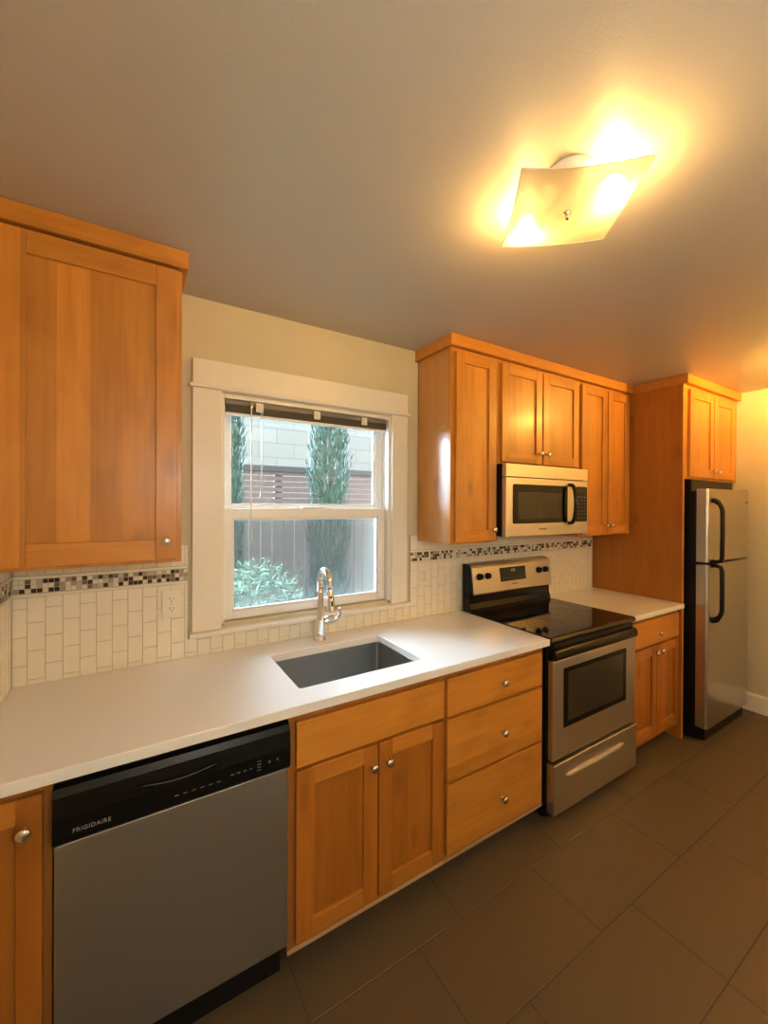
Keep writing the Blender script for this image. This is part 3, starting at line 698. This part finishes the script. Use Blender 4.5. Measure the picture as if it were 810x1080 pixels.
# ------------------------------------------------------------------ ceiling lights
def ceiling_light(cx, cy, ang, strength, col, FROST, label):
    BULBM = bulb_mat(strength, col)
    t = thing('ceiling_light', (cx, cy, H - .001), label, 'ceiling light')
    q = MB(); q.lathe([(.062, 0), (.062, .006), (.055, .020), (.030, .030), (.012, .034), (0, .034)], (cx - .015, cy - .015, H - .0008), (0, 0, -1), WHITEM, 32); q.build('canopy', t)
    q = MB(); n = 20; hs = .150; b = bmesh.new(); ca, sa = math.cos(ang), math.sin(ang); V = {}
    zc = 2.362
    for s_, dz_ in ((0, 0), (1, .004)):
        for i in range(n + 1):
            for j in range(n + 1):
                u, v = -1 + 2 * i / n, -1 + 2 * j / n
                k = .0
                uu, vv = u * (1 - .022 * (1 - v * v) * 1), v * (1 - .022 * (1 - u * u) * 1)
                zz = zc + .005 * (abs(u) * abs(v)) ** 1.6 + .004 * (u * u + v * v)
                V[s_, i, j] = b.verts.new((cx + hs * (uu * ca - vv * sa), cy + hs * (uu * sa + vv * ca), zz + dz_))
    for i in range(n):
        for j in range(n):
            b.faces.new((V[0, i, j], V[0, i, j + 1], V[0, i + 1, j + 1], V[0, i + 1, j]))
    for k, v in list(V.items()):
        if k[0] == 1: b.verts.remove(v)
    q._merge(b, FROST, True); sh = q.build('glass_shade', t)
    q = MB(); bz = 2.3605
    e = [(-1, -1), (1, -1), (1, 1), (-1, 1)]; ring = []
    for (a, c) in zip(e, e[1:] + e[:1]):
        for k in range(20):
            u, v = a[0] + (c[0] - a[0]) * k / 20, a[1] + (c[1] - a[1]) * k / 20
            uu, vv = u * (1 - .022 * (1 - v * v)), v * (1 - .022 * (1 - u * u))
            ring.append((cx + hs * (uu * ca - vv * sa), cy + hs * (uu * sa + vv * ca), zc + .005 * (abs(u) * abs(v)) ** 1.6 + .004 * (u * u + v * v)))
    q.tube(ring + ring[:1], .0014, EDGEG, 6); q.build('glass_edge', sh)
    q = MB(); q.lathe([(.003, .034), (.003, .092)], (cx, cy, H), (0, 0, -1), NICKEL, 10); q.lathe([(.011, .089), (.011, .093), (.006, .096), (.0075, .101), (.005, .107), (0, .109)], (cx, cy, H), (0, 0, -1), NICKEL, 18); q.build('finial', t)
    for (dx, dy) in ((.062, -.088), (-.004, .128)):
        d = Vector((dx, dy, 0)); dn = d.normalized(); zb = 2.398; c0 = Vector((cx, cy, zb)) + d
        q = MB(); q.lathe([(.015, -.062), (.015, -.028)], c0, dn, WHITEM, 16); q.tube([c0 - dn * .062, (cx, cy, H - .03)], .006, WHITEM, 8); q.build('socket', t)
        q = MB(); q.lathe([(.012, -.030), (.014, -.024), (.024, -.010), (.027, .003), (.022, .017), (.012, .025), (0, .028)], c0, dn, BULBM, 20); q.build('bulb', t)
    return t
EDGEG = mat('glass_rim', (.95, .85, .62), .3)
WHITEM = mat('white_enamel', (.75, .70, .6), .4)
ceiling_light(1.548, -1.218, math.radians(-39.3), BULB, BULB_COL, FROST, 'square frosted glass ceiling light glowing warm above the stove aisle')
ceiling_light(3.90, -1.50, math.radians(-39.3), BULB_RIGHT, BULB_RIGHT_COL, FROST_BRIGHT, 'second square frosted ceiling light near the right wall')

# globe lamps added unseen behind the camera as fill light
def add_fill_globe(x, y, z, r, col, power, label):
    t = thing('fill_globe', (x, y, H - .001), label, 'fill light')
    gm = mat('globe_glow', (.8, .8, .8), .4, emis=col, es=power / (4 * PI * PI * r * r))
    q = MB(); q.lathe([(.06, 0), (.06, .012), (.045, .022), (0, .024)], (x, y, H - .0008), (0, 0, -1), WHITEM, 24); q.build('canopy', t)
    q = MB(); q.lathe([(.006, .02), (.006, H - z - r + .004)], (x, y, H), (0, 0, -1), NICKEL, 10); q.build('rod', t)
    q = MB(); q.lathe([(r * math.sin(PI * k / 16), -r * math.cos(PI * k / 16)) for k in range(17)], (x, y, z), (0, 0, 1), gm, 28); q.build('globe', t)
add_fill_globe(.95, -2.42, 1.75, .12, (1, .98, .88), 27, 'added globe fill lamp hanging behind the camera on the left')
add_fill_globe(3.65, -2.42, 1.75, .12, (1, .60, .22), 16, 'added globe fill lamp hanging behind the camera on the right')

# ------------------------------------------------------------------ outside
def gmat():
    return noisy('garden_soil', (.10, .085, .06), .9, 3, .3)
b = MB(); b.box(-12, 16, T + .02, 16, -.55, -.45, gmat()); struct(b.build('ground', origin=(0, 1, -.5)))
FENCEW = noisy('fence_boards', (.165, .130, .115), .8, 8, .35); FENCED = noisy('fence_cap', (.05, .048, .05), .8, 8, .2); SLAT = noisy('fence_slats', (.125, .082, .078), .8, 14, .35)
fe = thing('wooden_fence', (2.6, 3.0, -.45), 'weathered wooden privacy fence with slatted top outside the window', 'fence')
q = MB(); x = -1.5; rr = random.Random(5)
while x < 6.2: 
    w_ = .14; q.box(x, x + w_ - .008, 3.0 + rr.uniform(0, .006), 3.022 + rr.uniform(0, .006), -.45, 1.46, FENCEW, .002); x += w_
q.build('board_panel', fe)
q = MB(); q.box(-1.5, 6.2, 2.985, 3.02, 1.46, 1.50, FENCEW, .002); q.box(-1.5, 6.2, 2.97, 3.06, 1.965, 2.035, FENCED, .003); q.build('rail', fe)
q = MB(); z = 1.515
while z < 1.95: q.box(-1.5, 6.2, 3.0, 3.02, z, z + .056, SLAT, .002); z += .068
q.build('slat_panel', fe)
for px_ in (.1, 2.08, 3.95, 5.8): q = MB(); q.box(px_ - .045, px_ + .045, 3.025, 3.11, -.45, 1.964, FENCED, .003); q.build('post', fe)
# neighbour's pale block wall
hb_ = thing('neighbor_building', (4, 6.5, -.45), 'pale cream block building rising behind the fence', 'building')
bm_ = noisy('pale_masonry', (.50, .485, .42), .8, 5, .12)
m = bm_; br = m.node_tree.nodes.new('ShaderNodeTexBrick'); tc = N(m, 'ShaderNodeTexCoord'); mp = N(m, 'ShaderNodeMapping'); mp.inputs['Rotation'].default_value = (PI / 2, 0, 0)
L(m, tc.outputs['Object'], mp.inputs['Vector']); L(m, mp.outputs[0], br.inputs['Vector'])
br.inputs['Color1'].default_value = (.195, .195, .172, 1); br.inputs['Color2'].default_value = (.170, .170, .150, 1); br.inputs['Mortar'].default_value = (.135, .135, .122, 1); br.inputs['Scale'].default_value = 1; br.inputs['Brick Width'].default_value = .75; br.inputs['Row Height'].default_value = .30; br.inputs['Mortar Size'].default_value = .012
L(m, br.outputs['Color'], bsdf(m).inputs['Base Color'])
q = MB(); q.box(1.0, 9, 6.5, 6.8, -.45, 3.95, bm_); q.build('wall', hb_)
q = MB(); q.box(.9, 9.1, 6.4, 6.9, 3.95, 4.05, bm_); q.build('coping', hb_)
# cypresses
def leafmat(name, a, b_):
    m = mat(name, a, .7); oi = N(m, 'ShaderNodeTexCoord'); n = N(m, 'ShaderNodeTexNoise', Scale=14.0); L(m, oi.outputs['Object'], n.inputs['Vector'])
    L(m, mix_rgb(m, ramp(m, n.outputs['Fac'], [(.35, 0.0), (.65, 1.0)]), a, b_), bsdf(m).inputs['Base Color']); return m
CYP = leafmat('cypress_foliage', (.010, .031, .020), (.036, .075, .054)); SHR = leafmat('shrub_leaves', (.06, .12, .07), (.19, .29, .21)); BARK = noisy('bark', (.09, .06, .04), .9, 20, .3)
def cypress(x, y, r, h, label, seed):
    rr = random.Random(seed); t = thing('cypress_tree', (x, y, -.45), label, 'tree', 'cypress trees by the fence')
    q = MB(); q.tube([(x, y, -.45), (x + .01, y, .6), (x, y, h * .8)], [.05, .04, .01], BARK, 8); q.build('trunk', t)
    b = bmesh.new(); n = 9000
    for i in range(n):
        f = rr.random(); z = -.30 + f * (h + .30); R = r * (min(1, f * 9 + .3)) * (1 - .55 * max(0, f - .55) / .45) * (1 + .10 * math.sin(z * 9 + seed))
        a = rr.uniform(0, 2 * PI); rad = R * math.sqrt(rr.uniform(.35, 1.0)) * rr.uniform(.9, 1.12)
        p = Vector((x + rad * math.cos(a), y + rad * math.sin(a), z))
        d = Vector((.35 * math.cos(a) + rr.uniform(-.25, .25), .35 * math.sin(a) + rr.uniform(-.25, .25), 1)).normalized()
        s_ = d.cross(Vector((math.cos(a + rr.uniform(-1, 1)), math.sin(a), 0))).normalized(); l_ = rr.uniform(.05, .11); w_ = rr.uniform(.006, .012)
        v = [b.verts.new(p + s_ * w_), b.verts.new(p - s_ * w_), b.verts.new(p + d * l_ * .6 - s_ * w_ * .7), b.verts.new(p + d * l_), b.verts.new(p + d * l_ * .6 + s_ * w_ * .7)]
        b.faces.new(v)
    q = MB(); q._merge(b, CYP); q.build('foliage', t)
cypress(2.43, 2.3, .235, 5.2, 'large dark green cypress seen through the middle of the window', 3)
cypress(1.34, 2.3, .155, 5.0, 'slender cypress at the left edge of the window view', 8)
def shrub(x, y, r, h, label, seed, n=1500):
    rr = random.Random(seed); t = thing('garden_shrub', (x, y, -.45), label, 'shrub')
    q = MB()
    for k in range(9):
        a = rr.uniform(0, 6.28); q.tube([(x, y, -.45), (x + r * .4 * math.cos(a), y + r * .4 * math.sin(a), .1), (x + r * .8 * math.cos(a), y + r * .8 * math.sin(a), h * .75)], [.014, .009, .004], BARK, 6)
    q.build('branches', t)
    b = bmesh.new()
    for i in range(n):
        th = rr.uniform(0, 2 * PI); ph = math.acos(rr.uniform(-1, 1)); R = rr.uniform(.5, 1.0) ** .5
        c = Vector((x + r * R * math.sin(ph) * math.cos(th), y + r * R * math.sin(ph) * math.sin(th), (h - .45) / 2 + (h + .45) / 2 * R * math.cos(ph)))
        d = Vector((rr.uniform(-1, 1), rr.uniform(-1, 1), rr.uniform(-.4, .9))).normalized(); s_ = d.cross(Vector((rr.uniform(-1, 1), rr.uniform(-1, 1), 1))).normalized()
        l_ = rr.uniform(.035, .075); w_ = l_ * .13
        v = [b.verts.new(c), b.verts.new(c + d * l_ * .35 + s_ * w_), b.verts.new(c + d * l_ * .75 + s_ * w_ * .7), b.verts.new(c + d * l_), b.verts.new(c + d * l_ * .75 - s_ * w_ * .7), b.verts.new(c + d * l_ * .35 - s_ * w_)]
        b.faces.new(v)
    q = MB(); q._merge(b, SHR); q.build('leaves', t)
shrub(1.42, 1.45, .46, 1.12, 'leafy green shrub outside the lower left of the window', 4, 6500)
